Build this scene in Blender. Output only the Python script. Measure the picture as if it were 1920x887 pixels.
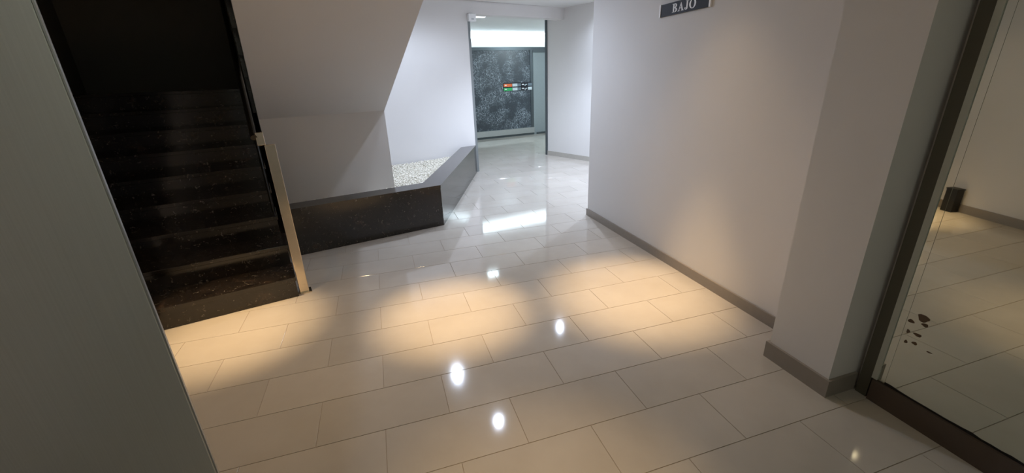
import bpy, bmesh, math, random
from mathutils import Vector, Matrix

random.seed(7)
scene = bpy.context.scene
COL = scene.collection
for o in list(bpy.data.objects):
    bpy.data.objects.remove(o)

# ------------------------------------------------------------------ camera
CAM = Vector((0.1586, -1.3151, 1.502))
YAW, PITCH, ROLL, FPX = 0.2945, 0.3639, -0.0372, 781.0
_f = Vector((math.sin(YAW) * math.cos(PITCH), math.cos(YAW) * math.cos(PITCH), -math.sin(PITCH)))
_r = Vector((math.cos(YAW), -math.sin(YAW), 0))
_u = _r.cross(_f)
_r2 = math.cos(ROLL) * _r + math.sin(ROLL) * _u
_u2 = -math.sin(ROLL) * _r + math.cos(ROLL) * _u
cam_d = bpy.data.cameras.new('camera')
cam_d.sensor_width = 36.0
cam_d.lens = FPX / 1920.0 * 36.0
cam_d.clip_start = 0.02
cam = bpy.data.objects.new('camera', cam_d)
COL.objects.link(cam)
m = Matrix((( _r2.x, _u2.x, -_f.x, CAM.x), (_r2.y, _u2.y, -_f.y, CAM.y), (_r2.z, _u2.z, -_f.z, CAM.z), (0, 0, 0, 1)))
cam.matrix_world = m
scene.camera = cam

# ------------------------------------------------------------------ world, exposure
w = bpy.data.worlds.new('world')
scene.world = w
w.use_nodes = True
w.node_tree.nodes['Background'].inputs[0].default_value = (0.02, 0.02, 0.022, 1)
w.node_tree.nodes['Background'].inputs[1].default_value = 0.3
vs = scene.view_settings
vs.view_transform = 'Standard'
vs.look = 'None'
vs.gamma = 1.0
vs.use_curve_mapping = False
vs.exposure = -0.1

# light strengths (tuned here; the lamps themselves are built with their fittings below)
WARM = (1.0, 0.70, 0.38)
COOL = (0.69, 0.80, 1.0)
GREEN = (0.93, 1.0, 0.84)
E_SPOT = 490.0
E_LED = 78.0
E_VEST = 4.0
E_BACK = 4.0
E_SPILL = 20.0

# ------------------------------------------------------------------ frames
ANG = math.radians(13.3)
AX = Vector((math.cos(ANG), math.sin(ANG), 0))
AY = Vector((-math.sin(ANG), math.cos(ANG), 0))
ORG = Vector((-0.605, 1.873, 0))
def L(x, y, z=0.0):
    """stair frame -> world"""
    return ORG + AX * x + AY * y + Vector((0, 0, z))
CEIL = 2.62

# ------------------------------------------------------------------ materials
def newmat(name):
    mt = bpy.data.materials.new(name)
    mt.use_nodes = True
    nt = mt.node_tree
    return mt, nt, nt.nodes['Principled BSDF']

def ramp(nt, fac, stops):
    r = nt.nodes.new('ShaderNodeValToRGB')
    el = r.color_ramp.elements
    while len(el) < len(stops):
        el.new(0.5)
    for e, (p, c) in zip(el, stops):
        e.position = p
        e.color = (c[0], c[1], c[2], 1)
    nt.links.new(fac, r.inputs[0])
    return r

def noise(nt, scale, detail=4, rough=0.55, vec=None, dist=0.0):
    n = nt.nodes.new('ShaderNodeTexNoise')
    n.inputs['Scale'].default_value = scale
    n.inputs['Detail'].default_value = detail
    n.inputs['Roughness'].default_value = rough
    n.inputs['Distortion'].default_value = dist
    if vec is None:
        g = nt.nodes.new('ShaderNodeNewGeometry')
        vec = g.outputs['Position']
    nt.links.new(vec, n.inputs['Vector'])
    return n

def bump(nt, h, strength, dist, bsdf):
    b = nt.nodes.new('ShaderNodeBump')
    b.inputs['Strength'].default_value = strength
    b.inputs['Distance'].default_value = dist
    nt.links.new(h, b.inputs['Height'])
    nt.links.new(b.outputs[0], bsdf.inputs['Normal'])

def paint(name, col, rough=0.55):
    mt, nt, b = newmat(name)
    n = noise(nt, 1.3, 3)
    c0 = tuple(c * 0.965 for c in col)
    r = ramp(nt, n.outputs[0], [(0.3, c0), (0.7, col)])
    nt.links.new(r.outputs[0], b.inputs['Base Color'])
    b.inputs['Roughness'].default_value = rough
    n2 = noise(nt, 180, 2)
    bump(nt, n2.outputs[0], 0.06, 0.002, b)
    return mt

def plain(name, col, rough=0.5, metal=0.0, emit=None, es=0.0, spec=None):
    mt, nt, b = newmat(name)
    n = noise(nt, 25, 3)
    r = ramp(nt, n.outputs[0], [(0.25, tuple(c * 0.93 for c in col)), (0.75, col)])
    nt.links.new(r.outputs[0], b.inputs['Base Color'])
    b.inputs['Roughness'].default_value = rough
    b.inputs['Metallic'].default_value = metal
    if emit:
        b.inputs['Emission Color'].default_value = (*emit, 1)
        b.inputs['Emission Strength'].default_value = es
    if spec is not None:
        b.inputs['Specular IOR Level'].default_value = spec
    return mt

M = {}
M['wall'] = paint('wall_paint', (0.665, 0.64, 0.62))
M['ceiling'] = paint('ceiling_paint', (0.68, 0.67, 0.65))
M['shaded_wall'] = paint('wall_paint_shaded', (0.26, 0.25, 0.225))  # wall paint darkened; the stairwell's lack of light is put into the colour
M['grout'] = plain('grout', (0.33, 0.27, 0.21), 0.7)
M['base'] = plain('baseboard_tile', (0.27, 0.235, 0.20), 0.35)
M['base_light'] = plain('baseboard_light', (0.42, 0.39, 0.35), 0.35)
M['brown_wood'] = plain('mirror_plinth', (0.085, 0.060, 0.046), 0.35)
M['frame_brown'] = plain('mirror_frame', (0.10, 0.09, 0.065), 0.4)
M['frame_light'] = plain('mirror_bead', (0.55, 0.56, 0.50), 0.35)
M['black'] = plain('black_plastic', (0.008, 0.008, 0.008), 0.5)
M['black_metal'] = plain('black_metal', (0.015, 0.014, 0.013), 0.22, 0.6)
M['alu'] = plain('aluminium', (0.55, 0.57, 0.58), 0.3, 0.9)
M['alu_mid'] = plain('grey_aluminium', (0.20, 0.215, 0.215), 0.4, 0.3)
M['alu_dark'] = plain('dark_aluminium', (0.10, 0.115, 0.125), 0.35, 0.6)
M['white_plastic'] = plain('white_plastic', (0.85, 0.85, 0.85), 0.4)
M['sign_black'] = plain('sign_black', (0.020, 0.019, 0.026), 0.5, spec=0.2)
M['letter'] = plain('letter_white', (0.9, 0.9, 0.93), 0.4)
M['orange'] = plain('orange_print', (0.85, 0.16, 0.04), 0.4)
M['green'] = plain('green_print', (0.03, 0.42, 0.12), 0.4)
M['grey_glass'] = plain('frosted_glass', (0.27, 0.30, 0.31), 0.35)
M['polished'] = plain('polished_steel', (0.80, 0.69, 0.54), 0.16, 1.0)
M['cool_lens'] = plain('cool_lens', (0.9, 0.9, 0.9), 0.3, 0, COOL, 60.0)
M['warm_lens'] = plain('warm_lens', (0.9, 0.9, 0.9), 0.3, 0, (1.0, 0.80, 0.52), 55.0)
M['tube'] = plain('lit_diffuser', (0.9, 0.9, 0.9), 0.3, 0, (0.72, 0.90, 1.0), 11.0)
M['lamp_panel'] = plain('lamp_diffuser', (0.9, 0.9, 0.9), 0.3, 0, (0.85, 0.95, 1.0), 2.5)
M['back_panel'] = plain('back_diffuser', (0.9, 0.9, 0.9), 0.3, 0, GREEN, 1.6)

def tile_mat():
    mt, nt, b = newmat('porcelain_tile')
    n = noise(nt, 2.2, 5, 0.6)
    oi = nt.nodes.new('ShaderNodeObjectInfo')
    r = ramp(nt, n.outputs[0], [(0.3, (0.41, 0.368, 0.318)), (0.7, (0.46, 0.418, 0.368))])
    hs = nt.nodes.new('ShaderNodeHueSaturation')
    mr = nt.nodes.new('ShaderNodeMapRange')
    mr.inputs[3].default_value = 0.96
    mr.inputs[4].default_value = 1.03
    nt.links.new(oi.outputs['Random'], mr.inputs[0])
    nt.links.new(mr.outputs[0], hs.inputs['Value'])
    nt.links.new(r.outputs[0], hs.inputs['Color'])
    nt.links.new(hs.outputs[0], b.inputs['Base Color'])
    b.inputs['Roughness'].default_value = 0.07
    b.inputs['Specular IOR Level'].default_value = 0.6
    n2 = noise(nt, 9, 2)
    bump(nt, n2.outputs[0], 0.02, 0.003, b)
    return mt
M['tile'] = tile_mat()

def granite_mat():
    mt, nt, b = newmat('dark_granite')
    n = noise(nt, 7, 6, 0.65, dist=0.6)
    r = ramp(nt, n.outputs[0], [(0.30, (0.006, 0.005, 0.005)), (0.58, (0.016, 0.012, 0.010)), (0.78, (0.055, 0.034, 0.024))])
    n2 = noise(nt, 38, 3, 0.5, dist=1.2)
    r2 = ramp(nt, n2.outputs[0], [(0.63, (0, 0, 0)), (0.71, (1, 1, 1))])
    mx = nt.nodes.new('ShaderNodeMix')
    mx.data_type = 'RGBA'
    nt.links.new(r2.outputs[0], mx.inputs[0])
    nt.links.new(r.outputs[0], mx.inputs[6])
    mx.inputs[7].default_value = (0.13, 0.115, 0.10, 1)
    nt.links.new(mx.outputs[2], b.inputs['Base Color'])
    b.inputs['Roughness'].default_value = 0.13
    b.inputs['Specular IOR Level'].default_value = 0.7
    return mt
M['granite'] = granite_mat()

def brushed_mat():
    mt, nt, b = newmat('brushed_steel')
    tc = nt.nodes.new('ShaderNodeTexCoord')
    mp = nt.nodes.new('ShaderNodeMapping')
    mp.inputs['Scale'].default_value = (420, 420, 1.5)
    nt.links.new(tc.outputs['Object'], mp.inputs['Vector'])
    n = noise(nt, 1.0, 3, 0.6, vec=mp.outputs[0])
    r = ramp(nt, n.outputs[0], [(0.3, (0.70, 0.71, 0.69)), (0.7, (0.75, 0.76, 0.74))])
    nt.links.new(r.outputs[0], b.inputs['Base Color'])
    b.inputs['Metallic'].default_value = 1.0
    b.inputs['Roughness'].default_value = 0.36
    b.inputs['Anisotropic'].default_value = 0.75
    b.inputs['Anisotropic Rotation'].default_value = 0.25
    tg = nt.nodes.new('ShaderNodeTangent')
    tg.direction_type = 'RADIAL'
    tg.axis = 'Z'
    nt.links.new(tg.outputs[0], b.inputs['Tangent'])
    bump(nt, n.outputs[0], 0.03, 0.001, b)
    return mt
M['brushed'] = brushed_mat()

def mirror_mat():
    mt, nt, b = newmat('mirror_silver')
    n = noise(nt, 3, 2)
    r = ramp(nt, n.outputs[0], [(0.3, (0.68, 0.71, 0.64)), (0.7, (0.72, 0.75, 0.68))])
    nt.links.new(r.outputs[0], b.inputs['Base Color'])
    b.inputs['Metallic'].default_value = 1.0
    b.inputs['Roughness'].default_value = 0.015
    return mt
M['mirror'] = mirror_mat()
M['stain'] = plain('mirror_corrosion', (0.13, 0.085, 0.055), 0.8)
M['corroded'] = plain('mirror_black_edge', (0.010, 0.008, 0.007), 0.8)

def ornate_mat():
    mt, nt, b = newmat('patterned_panel')
    tc = nt.nodes.new('ShaderNodeTexCoord')
    n1 = noise(nt, 2.6, 3, 0.5, vec=tc.outputs['Object'])
    v = nt.nodes.new('ShaderNodeTexVoronoi')
    v.feature = 'DISTANCE_TO_EDGE'
    v.inputs['Scale'].default_value = 17
    nt.links.new(tc.outputs['Object'], v.inputs['Vector'])
    n2 = noise(nt, 22, 3, 0.6, vec=tc.outputs['Object'], dist=2.5)
    a = ramp(nt, n1.outputs[0], [(0.40, (0.06, 0.06, 0.06)), (0.56, (1, 1, 1))])
    c = ramp(nt, n2.outputs[0], [(0.48, (0, 0, 0)), (0.56, (1, 1, 1))])
    e = ramp(nt, v.outputs[0], [(0.03, (1, 1, 1)), (0.10, (0.3, 0.3, 0.3))])
    m1 = nt.nodes.new('ShaderNodeMath'); m1.operation = 'MULTIPLY'
    m2 = nt.nodes.new('ShaderNodeMath'); m2.operation = 'MULTIPLY'
    nt.links.new(a.outputs[0], m1.inputs[0]); nt.links.new(c.outputs[0], m1.inputs[1])
    nt.links.new(m1.outputs[0], m2.inputs[0]); nt.links.new(e.outputs[0], m2.inputs[1])
    mx = nt.nodes.new('ShaderNodeMix'); mx.data_type = 'RGBA'
    nt.links.new(m2.outputs[0], mx.inputs[0])
    mx.inputs[6].default_value = (0.040, 0.050, 0.062, 1)
    mx.inputs[7].default_value = (0.42, 0.47, 0.53, 1)
    nt.links.new(mx.outputs[2], b.inputs['Base Color'])
    b.inputs['Roughness'].default_value = 0.25
    return mt
M['ornate'] = ornate_mat()

def gravel_mat():
    mt, nt, b = newmat('pale_gravel')
    n = noise(nt, 55, 2, 0.6)
    r = ramp(nt, n.outputs[0], [(0.3, (0.45, 0.40, 0.31)), (0.5, (0.72, 0.68, 0.58)), (0.7, (0.88, 0.85, 0.78))])
    nt.links.new(r.outputs[0], b.inputs['Base Color'])
    b.inputs['Roughness'].default_value = 0.75
    return mt
M['gravel'] = gravel_mat()

# ------------------------------------------------------------------ builders
def link(o, parent=None, origin=Vector((0, 0, 0))):
    COL.objects.link(o)
    if parent is not None:
        o.parent = parent
        p = parent
        off = Vector((0, 0, 0))
        while p is not None:
            off = off + Vector(p.location)
            p = p.parent
        o.location = Vector(origin) - off
    else:
        o.location = origin
    return o

def mesh_obj(name, verts, faces, mat, parent=None, origin=None, smooth=False, bevel=0.0):
    vv = [Vector(v) for v in verts]
    if origin is None:
        c = sum(vv, Vector()) / len(vv)
        origin = Vector((c.x, c.y, min(v.z for v in vv)))
    origin = Vector(origin)
    me = bpy.data.meshes.new(name)
    me.from_pydata([tuple(v - origin) for v in vv], [], faces)
    bm = bmesh.new(); bm.from_mesh(me)
    bmesh.ops.recalc_face_normals(bm, faces=bm.faces)
    if bevel > 0:
        bmesh.ops.bevel(bm, geom=list(bm.edges), offset=bevel, segments=2, affect='EDGES', profile=0.5)
    bm.to_mesh(me); bm.free()
    if smooth:
        for p in me.polygons: p.use_smooth = True
    me.materials.append(M[mat])
    return link(bpy.data.objects.new(name, me), parent, origin)

def prism_pts(poly, z0, z1):
    """poly of (x,y) world -> verts, faces"""
    n = len(poly)
    v = [Vector((p[0], p[1], z0)) for p in poly] + [Vector((p[0], p[1], z1)) for p in poly]
    f = [list(range(n - 1, -1, -1)), list(range(n, 2 * n))]
    for i in range(n):
        j = (i + 1) % n
        f.append([i, j, n + j, n + i])
    return v, f

def prism(name, poly, z0, z1, mat, parent=None, bevel=0.0):
    v, f = prism_pts(poly, z0, z1)
    return mesh_obj(name, v, f, mat, parent, bevel=bevel)

def box(name, x0, x1, y0, y1, z0, z1, mat, parent=None, bevel=0.0):
    return prism(name, [(x0, y0), (x1, y0), (x1, y1), (x0, y1)], z0, z1, mat, parent, bevel)

def lbox(name, x0, x1, y0, y1, z0, z1, mat, parent=None, bevel=0.0):
    return prism(name, [L(x0, y0)[:2], L(x1, y0)[:2], L(x1, y1)[:2], L(x0, y1)[:2]], z0, z1, mat, parent, bevel)

def lprofile(name, x0, x1, prof, mat, parent=None):
    """profile polygon in stair (y,z), extruded over x"""
    n = len(prof)
    v = [L(x0, y, z) for y, z in prof] + [L(x1, y, z) for y, z in prof]
    f = [list(range(n)), list(range(2 * n - 1, n - 1, -1))]
    for i in range(n):
        j = (i + 1) % n
        f.append([i, n + i, n + j, j])
    return mesh_obj(name, v, f, mat, parent)

def tube(name, p0, p1, r, mat, parent=None, seg=12, origin=None):
    p0, p1 = Vector(p0), Vector(p1)
    d = (p1 - p0).normalized()
    a = d.orthogonal().normalized(); b = d.cross(a)
    v, f = [], []
    for p in (p0, p1):
        for i in range(seg):
            t = 2 * math.pi * i / seg
            v.append(p + a * math.cos(t) * r + b * math.sin(t) * r)
    for i in range(seg):
        j = (i + 1) % seg
        f.append([i, j, seg + j, seg + i])
    f.append(list(range(seg - 1, -1, -1))); f.append(list(range(seg, 2 * seg)))
    o = mesh_obj(name, v, f, mat, parent, origin=origin)
    return o

def empty(name, loc):
    o = bpy.data.objects.new(name, None)
    o.empty_display_size = 0.1
    COL.objects.link(o)
    o.location = loc
    return o

def tag(o, label, cat, group=None):
    o['label'] = label
    o['category'] = cat
    if group: o['group'] = group
    return o

def struct(o, label=None):
    o['kind'] = 'structure'
    if label: o['label'] = label
    return o

def wall_seg(name, p0, p1, t, z0, z1, mat='wall', parent=None):
    """wall from p0 to p1, thickness t to the left of the direction"""
    p0, p1 = Vector((p0[0], p0[1])), Vector((p1[0], p1[1]))
    d = (p1 - p0).normalized(); n = Vector((-d.y, d.x)) * t
    return prism(name, [p0, p1, p1 + n, p0 + n], z0, z1, mat, parent)

# ------------------------------------------------------------------ key points
XW = 2.32            # right wall face
XM = 2.235           # mirror face
DL = Vector((1.70, 5.70))
DD = Vector((math.cos(math.radians(18)), math.sin(math.radians(18))))
DN = Vector((-DD.y, DD.x))
RW0 = Vector((3.841, 5.607)); RWD = Vector((-0.369, 0.929)).normalized()
RJ = Vector((3.42, 6.68))
LR = Vector((3.585, 6.285))          # where the lintel meets the right corridor wall
PC = Vector((0.715, 3.094))          # planter corner
PE = Vector((1.70, 5.69))            # planter far end
VB = Vector((2.7, 9.65)); VD = Vector((math.cos(math.radians(9)), math.sin(math.radians(9)))); VN = Vector((-VD.y, VD.x))

# ------------------------------------------------------------------ floor
floor = struct(box('floor', -4.2, 7.0, -3.6, 12.0, -0.12, -0.0025, 'grout'), 'polished beige rectangular floor tiles laid in a half-bond pattern')
TW, TH = 0.6, 0.2938
def inside(p, poly):
    c = False
    n = len(poly)
    for i in range(n):
        a, b = poly[i], poly[(i + 1) % n]
        if (a[1] > p[1]) != (b[1] > p[1]):
            if p[0] < (b[0] - a[0]) * (p[1] - a[1]) / (b[1] - a[1]) + a[0]:
                c = not c
    return c
_l = lambda x, y: tuple(L(x, y)[:2])
lobby = [_l(-0.97, -4.6), (2.3, -3.3), (2.3, -0.2), (XW, 0.1), (XW, 2.79), (4.9, 2.79), tuple(RJ), tuple(DL), tuple(PC), _l(0.05, 0.89), _l(0.05, 0.0), _l(-0.97, 0.0)]
vest = [tuple(DL), tuple(LR), (5.6, 7.2), (5.6, 10.2), (1.6, 9.8)]
gap = 0.0013
def tile_mesh():
    x0, x1, y0, y1 = gap, TW - gap, gap, TH - gap
    v, f = prism_pts([(x0, y0), (x1, y0), (x1, y1), (x0, y1)], -0.009, 0.0)
    me = bpy.data.meshes.new('tile')
    me.from_pydata([tuple(q) for q in v], [], f)
    bm = bmesh.new(); bm.from_mesh(me)
    bmesh.ops.recalc_face_normals(bm, faces=bm.faces)
    top = [e for e in bm.edges if all(abs(q.co.z) < 1e-6 for q in e.verts)]
    bmesh.ops.bevel(bm, geom=top, offset=0.0008, segments=1, affect='EDGES')
    bm.to_mesh(me); bm.free()
    me.materials.append(M['tile'])
    return me
TM = tile_mesh()
sv, sf = [], []
ntile = 0
for j in range(-12, 36):
    off = 0.0 if j % 2 == 0 else 0.5
    for k in range(-6, 11):
        x, y = (k + off) * TW, j * TH
        pts = [(x + fx * TW, y + fy * TH) for fx in (0.02, 0.5, 0.98) for fy in (0.02, 0.5, 0.98)]
        if any(inside(p, lobby) for p in pts):
            o = bpy.data.objects.new('tile', TM)
            COL.objects.link(o); o.parent = floor
            o.location = Vector((x, y, 0)) - floor.location
            ntile += 1
        elif any(inside(p, vest) for p in pts):
            b0 = len(sv)
            v, f = prism_pts([(x + gap, y + gap), (x + TW - gap, y + gap), (x + TW - gap, y + TH - gap), (x + gap, y + TH - gap)], -0.009, 0.0)
            sv += v; sf += [[b0 + i for i in q] for q in f]
o = mesh_obj('tile_field', sv, sf, 'tile', floor); o['kind'] = 'stuff'
print('tiles', ntile)

# ------------------------------------------------------------------ ceiling
pc = [_l(-1.6, -5.0), (2.6, -3.6), (2.6, 2.9), (5.4, 2.9), (5.4, 7.5), tuple(LR + DD * 0.4), tuple(DL - DD * 3.6), _l(1.278, 2.0), _l(1.278, -0.6), _l(0.04, -0.6), _l(0.04, 0.05), _l(-1.6, 0.05)]
struct(prism('ceiling', pc, CEIL, CEIL + 0.12, 'ceiling'), 'plain white painted ceiling')

# ------------------------------------------------------------------ right wall, column, mirror wall
wr = struct(box('wall_right', XW, 2.62, 0.05, 2.79, 0, CEIL, 'wall'), 'pale painted wall with a warm light scallop')
box('baseboard_strip', XW - 0.012, XW, 0.116, 2.79 + 0.012, 0, 0.078, 'base', wr)
box('baseboard_strip', XW, 2.62, 2.79, 2.802, 0, 0.078, 'base', wr)
colm = struct(box('wall_column', 2.055, 2.62, -0.212, 0.115, 0, CEIL, 'wall'), 'square painted column projecting from the right wall')
prism('baseboard_strip', [(2.041, -0.226), (2.055, -0.226), (2.055, 0.128), (2.041, 0.128)], 0, 0.095, 'base', colm)
prism('baseboard_strip', [(2.055, -0.226), (XM - 0.002, -0.226), (XM - 0.002, -0.212), (2.055, -0.212)], 0, 0.095, 'base', colm)
box('baseboard_strip', 2.055, XW - 0.014, 0.115, 0.128, 0, 0.095, 'base', colm)
wm = struct(box('wall_mirror_side', XM + 0.03, 2.62, -3.4, -0.212, 0, CEIL, 'wall'), 'painted wall behind the tall mirror')
struct(wall_seg('wall_back', (2.62, -3.4), (-3.0, -3.4), -0.15, 0, CEIL), 'painted wall behind the viewer')

# corridor beyond the right wall
struct(wall_seg('wall_corner', (XW, 2.79), (5.3, 2.79), -0.2, 0, CEIL), 'short return of the right wall hidden past its corner') if False else None
cr = struct(wall_seg('wall_corridor_right', RW0 - RWD * 3.0, RJ, -0.16, 0, CEIL), 'white corridor wall right of the doorway')
p0 = RW0 - RWD * 3.0; nn = Vector((-RWD.y, RWD.x)) * 0.012
prism('baseboard_strip', [p0, RJ, RJ + nn, p0 + nn], 0, 0.085, 'base_light', cr)
struct(box('wall_alcove', XW + 0.29, 5.1, 2.6, 2.79, 0, CEIL, 'wall'), 'painted return wall past the corner of the right wall')

# ------------------------------------------------------------------ end wall with door opening
we = struct(prism('wall_end', [DL - DD * 2.2, DL, DL + DN * 0.16, DL - DD * 2.2 + DN * 0.16], 0, CEIL, 'wall'), 'white wall behind the gravel planter')
struct(prism('trim_1', [DL, LR + DD * 0.05, LR + DD * 0.05 + DN * 0.2, DL + DN * 0.2], 2.44, CEIL, 'wall'), 'white beam above the doorway to the entrance')
# metal door posts
fr = prism('trim_2', [DL + DD * 0.0, DL + DD * 0.045, DL + DD * 0.045 + DN * 0.12, DL + DN * 0.12], 0, 2.40, 'alu_mid', None)
struct(fr, 'grey metal door post at the end of the planter')
rn = Vector((-RWD.y, RWD.x))
fr = prism('trim_3', [RJ + rn * 0.0, RJ + RWD * 0.05, RJ + RWD * 0.05 + rn * 0.02, RJ + rn * 0.02], 0, 2.50, 'alu_dark')
struct(fr, 'dark metal corner trim right of the doorway')

# ------------------------------------------------------------------ vestibule
VC = 2.56
struct(prism('ceiling_entrance', [DL + DN * 0.2 - DD * 0.6, LR + DN * 0.2 + DD * 2.6, VB + VD * 3.6 + VN * 0.1, VB - VD * 1.6 + VN * 0.1], VC, VC + 0.1, 'ceiling'), 'white entrance ceiling')
struct(prism('wall_entrance_left', [DL + DN * 0.16 - DD * 0.05, VB - VD * 0.75, VB - VD * 0.9, DL + DN * 0.16 - DD * 0.2], 0, VC, 'wall'), 'white side wall of the entrance')
struct(prism('wall_entrance_right', [RJ + RWD * 0.1 + Vector((1.5, 0)), VB + VD * 2.9, VB + VD * 3.05, RJ + RWD * 0.1 + Vector((1.65, 0))], 0, VC, 'wall'), 'hidden right side wall of the entrance')
struct(prism('wall_entrance_return', [RJ + Vector((0.05, 0.02)), RJ + Vector((1.6, 0.35)), RJ + Vector((1.6, 0.47)), RJ + Vector((0.05, 0.14))], 0, VC, 'wall'), 'hidden return wall of the entrance')
def V2(s, d): return VB + VD * s + VN * d
struct(prism('wall_entrance', [V2(-1.6, 0.08), V2(3.6, 0.08), V2(3.6, 0.2), V2(-1.6, 0.2)], 0, VC, 'wall'), 'wall behind the dark patterned entrance panel')

ep = empty('decorative_screen', (V2(0.75, 0).x, V2(0.75, 0).y, 0))
tag(ep, 'dark slate screen with pale floral pattern in silver frame beyond the doorway', 'screen')
prism('patterned_sheet', [V2(-0.7, 0.02), V2(1.64, 0.02), V2(1.64, 0.05), V2(-0.7, 0.05)], 0.2, 2.16, 'ornate', ep)
prism('header', [V2(-0.7, -0.01), V2(1.64, -0.01), V2(1.64, 0.06), V2(-0.7, 0.06)], 2.16, 2.235, 'alu_dark', ep)
prism('sill', [V2(-0.7, -0.04), V2(1.64, -0.04), V2(1.64, 0.06), V2(-0.7, 0.06)], 0.055, 0.2, 'alu', ep)
prism('sill_shadow_gap', [V2(-0.7, -0.02), V2(1.64, -0.02), V2(1.64, 0.06), V2(-0.7, 0.06)], 0.0, 0.055, 'alu_dark', ep)
prism('stile', [V2(1.56, 0.005), V2(1.64, 0.005), V2(1.64, 0.02), V2(1.56, 0.02)], 0.2, 2.16, 'alu_dark', ep)
gl = empty('entrance_door_leaf', (V2(2.2, 0).x, V2(2.2, 0).y, 0))
tag(gl, 'pale grey frosted door leaf with dark frame beside the patterned panel', 'door')
prism('leaf', [V2(1.72, 0.02), V2(2.75, 0.02), V2(2.75, 0.05), V2(1.72, 0.05)], 0.05, 2.10, 'grey_glass', gl)
prism('top_rail', [V2(1.645, 0.0), V2(2.8, 0.0), V2(2.8, 0.06), V2(1.645, 0.06)], 2.10, 2.235, 'alu_dark', gl)
prism('side_rail', [V2(1.645, 0.0), V2(1.72, 0.0), V2(1.72, 0.06), V2(1.645, 0.06)], 0.0, 2.10, 'grey_glass', gl)
prism('bottom_rail', [V2(1.72, 0.0), V2(2.8, 0.0), V2(2.8, 0.06), V2(1.72, 0.06)], 0.0, 0.05, 'alu_dark', gl)
tr = prism('light_strip', [V2(-0.75, -0.06), V2(2.85, -0.06), V2(2.85, 0.07), V2(-0.75, 0.07)], 2.42, 2.55, 'tube')
tag(tr, 'long glowing white light strip above the dark entrance panel', 'light')
# coloured plaque on the panel
pq = empty('direction_plaque', (V2(1.2, -0.02).x, V2(1.2, -0.02).y, 1.18))
tag(pq, 'narrow two-row plaque with orange and green tags on the patterned panel', 'sign')
PX0 = 0.755
def plq(name, s0, s1, z0, z1, mat, d=0.0, parent=pq):
    return prism(name, [V2(PX0 + s0, -0.004 - d), V2(PX0 + s1, -0.004 - d), V2(PX0 + s1, 0.004), V2(PX0 + s0, 0.004)], z0, z1, mat, parent)
M['silver_print'] = plain('silver_print', (0.62, 0.68, 0.72), 0.35)
M['grey_print'] = plain('grey_print', (0.16, 0.20, 0.24), 0.35)
for zi, c in ((1.285, 'orange'), (1.185, 'green')):
    t = plq('tag', 0.0, 0.245, zi, zi + 0.072, c)
    plq('tag_mark', 0.03, 0.085, zi + 0.028, zi + 0.05, 'letter', 0.003, t)
    plq('tag_edge', 0.0, 0.245, zi + 0.074, zi + 0.092, 'sign_black')
    plq('white_field', 0.255, 0.40, zi, zi + 0.072, 'silver_print')
    plq('grey_field', 0.40, 0.505, zi, zi + 0.072, 'grey_print')
    plq('field_edge', 0.255, 0.505, zi + 0.074, zi + 0.092, 'sign_black')
    t = plq('picture_field', 0.52, 0.72, zi, zi + 0.092, 'sign_black')
    # white curved mark in the picture field
    plq('picture_mark', 0.535, 0.60, zi + 0.03, zi + 0.055, 'letter', 0.003, t)
    plq('picture_mark', 0.62, 0.645, zi + 0.005, zi + 0.035, 'silver_print', 0.003, t)
    plq('picture_mark', 0.645, 0.69, zi + 0.03, zi + 0.05, 'silver_print', 0.003, t)
    plq('end_field', 0.72, 0.84, zi, zi + 0.074, 'grey_print' if c == 'orange' else 'silver_print')
    plq('end_edge', 0.72, 0.84, zi + 0.076, zi + 0.092, 'sign_black')
# small white box under the beam at the door post
sb = empty('door_sensor', (DL.x + 0.05, DL.y + 0.02, 2.3))
tag(sb, 'small white sensor box under the beam at the left door post', 'sensor')
prism('housing', [DL - DN * 0.05 + DD * 0.0, DL - DN * 0.05 + DD * 0.13, DL + DN * 0.1 + DD * 0.13, DL + DN * 0.1], 2.335, 2.438, 'white_plastic', sb, bevel=0.006)
prism('lens', [DL - DN * 0.055 + DD * 0.045, DL - DN * 0.055 + DD * 0.085, DL - DN * 0.05 + DD * 0.085, DL - DN * 0.05 + DD * 0.045], 2.355, 2.375, 'alu', sb)

# ------------------------------------------------------------------ stair block: enclosure wall, soffit of the upper flight
XE = 1.278
SL = 0.55
ENY, FZ = 1.66, 1.205
struct(lbox('wall_stair_enclosure', 0.04, XE, ENY, 3.3, 0.0, FZ + 0.02, 'wall'), 'painted wall closing the space under the upper stair flight')
yt = ENY - (CEIL + 0.02 - FZ) / SL
struct(lprofile('ceiling_stair_soffit', 0.04, XE, [(ENY, FZ), (3.3, FZ), (3.3, FZ + 0.26), (ENY + 0.35, FZ + 0.5), (yt, CEIL + 0.75), (yt, CEIL + 0.02)], 'wall'), 'sloping painted underside of the upper stair flight')
# stairwell walls
struct(lprofile('wall_stairwell_blocker', XE - 0.06, XE - 0.001, [(yt, CEIL + 0.1), (ENY, FZ + 0.06), (3.3, FZ + 0.06), (3.3, 4.2), (yt, 4.2)], 'shaded_wall'), 'unseen wall added beside the upper flight to keep lamp light out of the stairwell')  # out of view; added to stop the planter lamp lighting the stairwell
struct(lprofile('wall_stairwell_lobby', 0.04, XE, [(yt - 0.1, CEIL + 0.121), (yt - 0.1, 4.2), (yt + 0.02, 4.2), (yt + 0.02, CEIL + 0.121)], 'shaded_wall'), 'wall above the foot of the upper floor')
SH, SD, NS = 0.166, 0.29, 9
YL = SD * (NS - 1)
struct(lbox('wall_left', -1.75, -0.97, -2.9, -0.06, 0, CEIL, 'wall'), 'painted wall left of the stairs, seen in the mirror')
wl = bpy.data.objects['wall_left']
lbox('baseboard_strip', -0.97, -0.958, -2.9, -0.06, 0, 0.085, 'base', wl)
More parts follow.
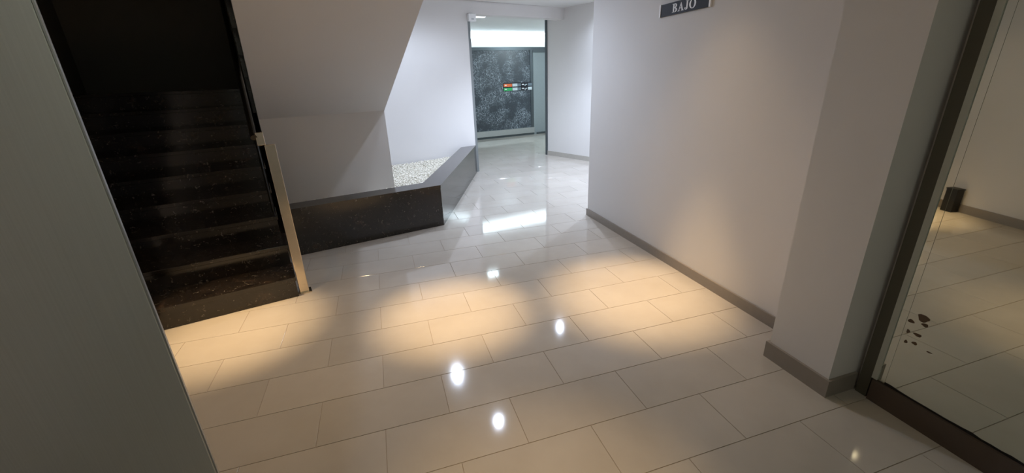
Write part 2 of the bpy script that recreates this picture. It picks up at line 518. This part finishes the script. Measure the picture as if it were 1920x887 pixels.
struct(lbox('wall_stairwell_left', -1.75, -1.58, -0.06, 4.2, 0, 4.2, 'shaded_wall'), 'dim wall on the left of the stair landing')
struct(lbox('wall_landing', -1.58, 0.04, 3.55, 3.7, 0, 4.2, 'shaded_wall'), 'dim wall at the back of the stair landing')
struct(lbox('wall_landing_right', 0.04, 1.5, 3.3, 3.45, 0, 4.2, 'shaded_wall'), 'dim wall behind the upper flight')
struct(lbox('ceiling_stairwell', -1.75, 1.6, -1.4, 3.8, 4.2, 4.3, 'shaded_wall'), 'ceiling high above the stairs')
struct(lbox('wall_stairwell_front', -1.75, 0.04, -0.12, 0.05, CEIL + 0.12, 4.2, 'shaded_wall'), 'stairwell wall above the lobby ceiling')
struct(lbox('wall_back_left', -3.2, -0.97, -4.9, -2.9, 0, CEIL, 'wall'), 'painted wall far left behind the viewer')

# ------------------------------------------------------------------ lower stair flight
st = empty('staircase', L(-0.5, 0.0, 0))
tag(st, 'dark polished granite staircase climbing away behind the steel panel', 'staircase')
XS0 = -1.57
prof = []
for i in range(NS):
    prof += [(i * SD + 0.022, i * SH), (i * SD + 0.022, (i + 1) * SH - 0.032)]
prof += [(3.5, NS * SH - 0.032), (3.5, 0.0)]
lprofile('core', XS0, -0.02, prof, 'granite', st)
for i in range(NS):
    xr = 0.022 if i < 2 else 0.0
    y = i * SD
    lbox('riser', XS0, xr - 0.008, y, y + 0.022, i * SH, (i + 1) * SH - 0.032, 'granite', st)
    y1 = y + SD + 0.022 if i < NS - 1 else 3.54
    lbox('tread', XS0, xr, y - 0.018, y1, (i + 1) * SH - 0.031, (i + 1) * SH, 'granite', st, bevel=0.003)
# railing: polished newel, dark handrail, balusters
rl = empty('stair_railing', L(0.055, 0.05, 0))
tag(rl, 'dark stair handrail rising from a polished steel newel beside the steps', 'railing')
lbox('newel_post', 0.026, 0.092, 0.03, 0.075, 0.0, 1.135, 'polished', rl, bevel=0.003)
lbox('newel_cap', -0.012, 0.036, 0.03, 0.075, 1.135, 1.22, 'polished', rl, bevel=0.003)
lbox('foot_plate', 0.03, 0.11, 0.015, 0.1, 0.0, 0.008, 'polished', rl)
hs = SH / SD
def hrz(y): return 1.20 + (y - 0.05) * hs
tube('handrail', L(-0.022, 0.03, hrz(0.03)), L(-0.022, 2.75, hrz(2.75)), 0.02, 'black_metal', rl, 14)
for i in range(2, NS):
    y = i * SD + 0.14
    tube('baluster', L(-0.022, y, (i + 1) * SH), L(-0.022, y, hrz(y)), 0.009, 'black_metal', rl, 8)
# stepped granite edging on the open side of the upper flight
ed = empty('upper_flight_edging', L(0.02, 1.2, 1.6))
tag(ed, 'dark stepped granite edging along the side of the upper flight', 'edging')
y = 2.0; z = FZ + 0.06
i = 0
while y - SD > 0.12:
    lbox('edging_slab', 0.008, 0.039, y - SD, y, z, z + SH * 2.3, 'granite', ed)
    y -= SD; z += SD * SL; i += 1

# ------------------------------------------------------------------ planter
pl = empty('planter', (PC.x, PC.y, 0))
tag(pl, 'low angled planter clad in dark granite, filled with pale gravel', 'planter')
HP = 0.455
sd = (PE - PC).normalized(); sn = Vector((-sd.y, sd.x))        # sn points inward (left)
a0 = Vector(_l(0.095, 0.885)); a1 = Vector(_l(1.565, 0.885))
PCc = a1
fd = Vector((AX.x, AX.y)); fn = Vector((AY.x, AY.y))
def inner(wd):
    # intersection of the two inward offset lines
    p = PCc + fn * wd; q = PCc + sn * wd
    d = fd.x * (-sd.y) + sd.x * fd.y
    # solve p + t fd = q + s sd
    det = fd.x * (-sd.y) - (-sd.x) * fd.y
    rx, ry = q.x - p.x, q.y - p.y
    t = (rx * (-sd.y) - (-sd.x) * ry) / det
    return p + fd * t
def pend(wd):
    # far end of the planter side at inward offset wd, cut flush with the end wall
    p = PCc + sn * wd
    q = DL - DN * 0.006
    t = (q - p).dot(DN) / sd.dot(DN)
    return p + sd * t
i20, i02 = inner(0.22), inner(0.03)
prism('front_slab', [a0, PCc, i02, a0 + fn * 0.03], 0, HP - 0.03, 'granite', pl)
prism('side_slab', [PCc, pend(0), pend(0.03), i02], 0, HP - 0.03, 'granite', pl)
prism('front_coping', [a0 - fn * 0.004, inner(-0.004), i20, a0 + fn * 0.22], HP - 0.03, HP, 'granite', pl)
prism('side_coping', [inner(-0.004), pend(-0.004), pend(0.22), i20], HP - 0.03, HP, 'granite', pl)
prism('soil_core', [a0 + fn * 0.03, i02, pend(0.03), Vector(_l(XE + 0.01, 2.9)) + DD * 0.3, Vector(_l(XE + 0.01, 2.9)), Vector(_l(XE + 0.01, ENY - 0.01)), Vector(_l(0.095, ENY - 0.01))], 0.0, 0.31, 'gravel', pl)

# gravel: uncountable pebbles, one object
ico = bmesh.new(); bmesh.ops.create_icosphere(ico, subdivisions=1, radius=1.0)
iv = [v.co.copy() for v in ico.verts]; ico.verts.ensure_lookup_table(); jf = [[v.index for v in f.verts] for f in ico.faces]; ico.free()
gpoly = [a0 + fn * 0.235, inner(0.235), pend(0.245) - sd * 0.02, DL - DD * 1.95 - DN * 0.03, Vector(_l(0.1, 3.0))]
encl = [_l(0.0, ENY - 0.03), _l(XE + 0.03, ENY - 0.03), _l(XE + 0.03, 3.4), _l(0.0, 3.4)]
gv, gf = [], []
cnt = 0
while cnt < 9500:
    x, y = random.uniform(-1.3, 1.8), random.uniform(2.9, 5.75)
    if not inside((x, y), gpoly) or inside((x, y), encl): continue
    cnt += 1
    s = random.uniform(0.006, 0.015)
    z = 0.31 + random.uniform(0.002, 0.022)
    R = Matrix.Rotation(random.uniform(0, 6.28), 3, 'Z') @ Matrix.Rotation(random.uniform(-0.5, 0.5), 3, 'X')
    sc = Vector((s * random.uniform(0.8, 1.4), s * random.uniform(0.7, 1.1), s * random.uniform(0.5, 0.8)))
    b0 = len(gv)
    for v in iv:
        q = R @ Vector((v.x * sc.x, v.y * sc.y, v.z * sc.z))
        gv.append(q + Vector((x, y, z)))
    gf += [[b0 + k for k in f] for f in jf]
g = mesh_obj('gravel', gv, gf, 'gravel')
g['kind'] = 'stuff'
tag(g, 'pale cream gravel filling the granite planter', 'gravel')

# ------------------------------------------------------------------ brushed steel panel at left
XP = -0.292
sp = empty('steel_door', L((-0.96 + XP) / 2, -2.08, 0))
tag(sp, 'tall brushed steel lift door standing at the left edge', 'door')
lbox('leaf', -0.955, XP, -2.10, -2.085, 0.012, 2.2, 'brushed', sp, bevel=0.0025)
lbox('edge_profile', XP, XP + 0.003, -2.098, -2.087, 0.012, 2.2, 'alu', sp)
lbox('threshold', -0.955, XP, -2.11, -2.05, 0.0, 0.011, 'alu', sp)

# ------------------------------------------------------------------ mirror
mr = empty('wall_mirror', (XM, -1.2, 0))
tag(mr, 'tall wall mirror with corroded lower edge and brown frame beside the column', 'mirror')
box('glass', XM, XM + 0.006, -3.0, -0.284, 0.115, 2.45, 'mirror', mr)
box('backing', XM + 0.006, XM + 0.03, -3.05, -0.236, 0.0, 2.5, 'brown_wood', mr)
box('side_frame', XM - 0.006, XM + 0.006, -0.283, -0.236, 0.0, 2.5, 'frame_brown', mr)
box('bead', XM - 0.007, XM - 0.0005, -0.306, -0.283, 0.115, 2.45, 'frame_light', mr)
box('bevel', XM - 0.0016, XM - 0.0005, -0.334, -0.308, 0.115, 2.45, 'mirror', mr)
box('plinth', XM - 0.014, XM + 0.006, -3.05, -0.292, 0.0, 0.112, 'brown_wood', mr)
box('top_frame', XM - 0.012, XM + 0.006, -3.05, -0.292, 2.45, 2.5, 'frame_brown', mr)
# black corroded lower edge, irregular
ev, ef = [], []
n = 90
for i in range(n + 1):
    y = -0.30 - i * (2.6 / n)
    h = 0.004 + 0.006 * max(0, math.sin(i * 0.9) * math.sin(i * 0.37 + 1)) + random.uniform(0, 0.004)
    ev += [Vector((XM - 0.0008, y, 0.112)), Vector((XM - 0.0008, y, 0.114 + h)), Vector((XM - 0.0001, y, 0.112)), Vector((XM - 0.0001, y, 0.114 + h))]
for i in range(n):
    a = i * 4
    ef += [[a, a + 4, a + 5, a + 1], [a + 2, a + 3, a + 7, a + 6], [a + 1, a + 5, a + 7, a + 3]]
mesh_obj('corroded_edge', ev, ef, 'corroded', mr)
def blob(y, z, ry, rz, rot=0.0, mat='stain'):
    n = 14
    ph = random.uniform(0, 6)
    v = []
    for d in (0.0008, 0.0001):
        for i in range(n):
            t = 2 * math.pi * i / n
            k = 1 + 0.14 * math.sin(3 * t + ph) + 0.06 * math.sin(5 * t + 2 * ph)
            a, b = ry * k * math.cos(t), rz * k * math.sin(t)
            v.append(Vector((XM - d, y + a * math.cos(rot) - b * math.sin(rot), z + a * math.sin(rot) + b * math.cos(rot))))
    f = [list(range(n)), list(range(2 * n - 1, n - 1, -1))] + [[i, (i + 1) % n, n + (i + 1) % n, n + i] for i in range(n)]
    mesh_obj('corrosion_spot', v, f, mat, mr)
for a in ((-0.386, 0.496, 0.020, 0.017), (-0.350, 0.462, 0.012, 0.008), (-0.398, 0.470, 0.012, 0.008), (-0.352, 0.412, 0.006, 0.009), (-0.386, 0.414, 0.015, 0.007), (-0.356, 0.362, 0.006, 0.008), (-0.386, 0.372, 0.010, 0.007), (-0.441, 0.363, 0.010, 0.003)):
    blob(*a)
blob(-0.318, 0.186, 0.014, 0.012)

# ------------------------------------------------------------------ BAJO sign
sg = empty('floor_sign', (XW - 0.005, 1.45, 1.885))
tag(sg, 'dark floor sign reading BAJO on the right wall', 'sign')
Y0, Y1, Z0, Z1 = 1.705, 1.20, 1.888, 1.970      # Y0 = left end as seen
box('plate', XW - 0.010, XW - 0.0005, Y1, Y0, Z0, Z1, 'sign_black', sg)
box('end_cap', XW - 0.014, XW - 0.0005, Y0, Y0 + 0.014, Z0 - 0.002, Z1 + 0.002, 'letter', sg)
box('end_cap', XW - 0.014, XW - 0.0005, Y1 - 0.014, Y1, Z0 - 0.002, Z1 + 0.002, 'letter', sg)
# serif letters drawn on a unit grid (height 1), extruded
def arc(cx, cy, rx, ry, a0, a1, n=14):
    return [(cx + rx * math.cos(math.radians(a0 + (a1 - a0) * i / n)), cy + ry * math.sin(math.radians(a0 + (a1 - a0) * i / n))) for i in range(n + 1)]
def ring(outer, inner_):
    """strip between two equal-length outlines -> list of quads"""
    return [[outer[i], outer[i + 1], inner_[i + 1], inner_[i]] for i in range(len(outer) - 1)]
def rect(x0, y0, x1, y1): return [(x0, y0), (x1, y0), (x1, y1), (x0, y1)]
LET = {
 'B': (0.74, [rect(0.12, 0, 0.30, 1), rect(0, 0, 0.36, 0.05), rect(0, 0.95, 0.36, 1), rect(0.3, 0.475, 0.42, 0.53)] +
       ring(arc(0.36, 0.755, 0.30, 0.245, 90, -90), arc(0.34, 0.755, 0.13, 0.19, 90, -90)) +
       ring(arc(0.38, 0.26, 0.34, 0.26, 90, -90), arc(0.36, 0.26, 0.15, 0.205, 90, -90))),
 'A': (0.84, [[(0.10, 0.03), (0.18, 0.03), (0.44, 0.80), (0.42, 1.0)], [(0.42, 1.0), (0.40, 0.80), (0.56, 0.03), (0.76, 0.03)], rect(0.20, 0.30, 0.58, 0.36), rect(0, 0, 0.28, 0.05), rect(0.48, 0, 0.84, 0.05)]),
 'J': (0.56, [rect(0.26, 0.2, 0.44, 1), rect(0.12, 0.95, 0.56, 1)] + ring(arc(0.22, 0.2, 0.22, 0.2, 0, -180), arc(0.18, 0.2, 0.08, 0.14, 0, -180)) + [arc(0.09, 0.2, 0.09, 0.08, 0, 330, 10)]),
 'O': (0.86, ring(arc(0.43, 0.5, 0.43, 0.52, 0, 360, 28), arc(0.43, 0.5, 0.23, 0.46, 0, 360, 28))),
}
TX, TZ, THt = 1.572, 1.902, 0.056
cur = TX
sxl = 1.36
for ch in 'BAJO':
    wd, polys = LET[ch]
    v, f = [], []
    for d in (0.0118, 0.0101):
        for p in polys:
            b0 = len(v)
            v += [Vector((XW - d, cur - q[0] * THt * sxl, TZ + q[1] * THt)) for q in p]
            f.append(list(range(b0, b0 + len(p))))
    mesh_obj('letter', v, f, 'letter', sg)
    cur -= wd * THt * sxl + 0.006

# ------------------------------------------------------------------ small black box on the floor by the left wall (seen in the mirror)
bb = empty('black_box', L(-0.90, -0.36, 0))
tag(bb, 'small black box on the floor against the wall, seen in the mirror', 'box')
lbox('body', -0.955, -0.872, -0.36, -0.25, 0.0, 0.235, 'black', bb, bevel=0.004)
lbox('lid', -0.957, -0.868, -0.364, -0.246, 0.235, 0.25, 'black', bb, bevel=0.003)

# ------------------------------------------------------------------ lamps
def disc(name, c, r0, r1, z0, z1, mat, parent, seg=24):
    """ring r0..r1 (r0 = 0 for a disc)"""
    v, f = [], []
    for (r, z) in ((r1, z0), (r1, z1), (max(r0, 0.001), z1), (max(r0, 0.001), z0)):
        for i in range(seg):
            t = 2 * math.pi * i / seg
            v.append(Vector((c[0] + r * math.cos(t), c[1] + r * math.sin(t), z)))
    for k in range(4):
        for i in range(seg):
            j = (i + 1) % seg; kk = (k + 1) % 4
            f.append([k * seg + i, k * seg + j, kk * seg + j, kk * seg + i])
    return mesh_obj(name, v, f, mat, parent)

def downlight(x, y, label, lens, rad, power, colr, aim=None, size=50, blend=1.0, soft=0.03, spill=0.0, spill_size=76):
    e = empty('downlight', (x, y, CEIL))
    tag(e, label, 'downlight', 'recessed ceiling downlights')
    disc('trim_ring', (x, y), rad, rad + 0.018, CEIL - 0.012, CEIL - 0.0005, 'white_plastic', e)
    disc('lens', (x, y), 0, rad - 0.001, CEIL - 0.008, CEIL - 0.003, lens, e)
    ld = bpy.data.lights.new('downlight_beam', 'SPOT')
    ld.energy = power; ld.color = colr
    ld.spot_size = math.radians(size); ld.spot_blend = blend
    ld.shadow_soft_size = soft
    lo = bpy.data.objects.new('downlight_beam', ld)
    COL.objects.link(lo); lo.parent = e
    lo.location = (0, 0, -0.03)
    tgt = Vector(aim) if aim else Vector((x, y, 0))
    d = tgt - Vector((x, y, CEIL - 0.03))
    lo.rotation_euler = d.to_track_quat('-Z', 'Y').to_euler()
    if spill > 0:
        l2 = bpy.data.lights.new('downlight_spill', 'SPOT')
        l2.energy = spill; l2.color = colr
        l2.spot_size = math.radians(spill_size); l2.spot_blend = 1.0
        l2.shadow_soft_size = soft
        so = bpy.data.objects.new('downlight_spill', l2)
        COL.objects.link(so); so.parent = e
        so.location = (0, 0, -0.032); so.rotation_euler = lo.rotation_euler
    return e

# warm halogen spots (their pools lie on the lobby floor)
sx, sy = -0.93, 1.50
downlight(sx, sy, 'warm ceiling spot shining on the floor at the foot of the stairs', 'warm_lens', 0.035, E_SPOT, WARM, (-0.95, 1.52, 0), 31, spill=E_SPILL)
downlight(0.49, 0.95, 'warm ceiling spot shining on the floor in the middle of the lobby', 'warm_lens', 0.035, E_SPOT * 1.0, WARM, (0.48, 1.20, 0), 29, spill=E_SPILL * 1.1, spill_size=130)
downlight(1.76, 0.98, 'warm ceiling spot shining on the floor beside the right wall', 'warm_lens', 0.035, E_SPOT, WARM, (1.79, 1.0, 0), 35, spill=E_SPILL * 1.9)
downlight(0.58, -0.45, 'warm ceiling spot shining on the floor just in front of the viewer', 'warm_lens', 0.035, E_SPOT * 0.28, WARM, (0.55, -0.38, 0), 36)
downlight(-0.30, 0.91, 'small ceiling spot reflected by mirror and floor at lower right', 'warm_lens', 0.03, E_SPOT * 0.12, WARM, None, 60)
# cool white lamps along the corridor
downlight(2.70, 4.40, 'cool white ceiling lamp nearest the corridor doorway, right side', 'cool_lens', 0.036, E_LED * 2.8, COOL, None, 124, 0.7, 0.03)
downlight(0.783, 3.80, 'cool white ceiling lamp above the gravel planter', 'cool_lens', 0.036, E_LED * 1.6, COOL, None, 172, 0.4, 0.03)
downlight(1.112, 2.72, 'cool white ceiling lamp in front of the planter corner', 'cool_lens', 0.036, E_LED * 0.5, COOL, None, 125, 0.7, 0.03)

downlight(3.75, 4.00, 'unseen cool fill lamp added in the side bay to brighten the end wall', 'cool_lens', 0.036, E_LED * 3.2, COOL, None, 150, 0.7, 0.03)  # added fill hidden behind the right wall, brightens the end wall
downlight(3.80, 5.05, 'unseen cool fill lamp added in the side bay to brighten the corridor wall', 'cool_lens', 0.036, E_LED * 0.9, COOL, None, 150, 0.7, 0.03)  # second added fill, out of view, for the far corridor walls

def ceiling_panel(name, label, x, y, sx_, sy_, z, mat, power, colr):
    e = empty(name, (x, y, z))
    tag(e, label, 'ceiling lamp')
    box('frame', x - sx_ / 2 - 0.02, x + sx_ / 2 + 0.02, y - sy_ / 2 - 0.02, y + sy_ / 2 + 0.02, z - 0.03, z - 0.0005, 'white_plastic', e)
    box('diffuser', x - sx_ / 2, x + sx_ / 2, y - sy_ / 2, y + sy_ / 2, z - 0.036, z - 0.03, mat, e)
    ld = bpy.data.lights.new('panel_light', 'AREA')
    ld.shape = 'RECTANGLE'; ld.size = sx_; ld.size_y = sy_
    ld.energy = power; ld.color = colr
    lo = bpy.data.objects.new('panel_light', ld)
    COL.objects.link(lo); lo.parent = e; lo.location = (0, 0, -0.04)
    return e
ceiling_panel('ceiling_panel_lamp', 'bright ceiling lamp just inside the entrance doorway', 2.14, 6.75, 0.22, 0.14, VC, 'lamp_panel', E_VEST, (0.70, 0.90, 1.0))
ceiling_panel('ceiling_panel_lamp', 'unseen fill lamp added in the hidden right part of the entrance to light the screen', 4.75, 7.9, 0.5, 0.3, VC, 'lamp_panel', 60.0, (0.70, 0.90, 1.0))  # added out of view so the patterned screen is not left dark
ceiling_panel('ceiling_panel_lamp', 'greenish ceiling lamp behind the viewer near the mirror', 1.35, -2.6, 0.9, 0.2, CEIL, 'back_panel', E_BACK, GREEN)
ceiling_panel('ceiling_panel_lamp', 'dim greenish fill lamp added behind the viewer to brighten the steel door', -0.05, -2.45, 0.7, 0.2, CEIL, 'back_panel', E_BACK * 0.4, GREEN)  # extra lamp added only to lift the brushed steel
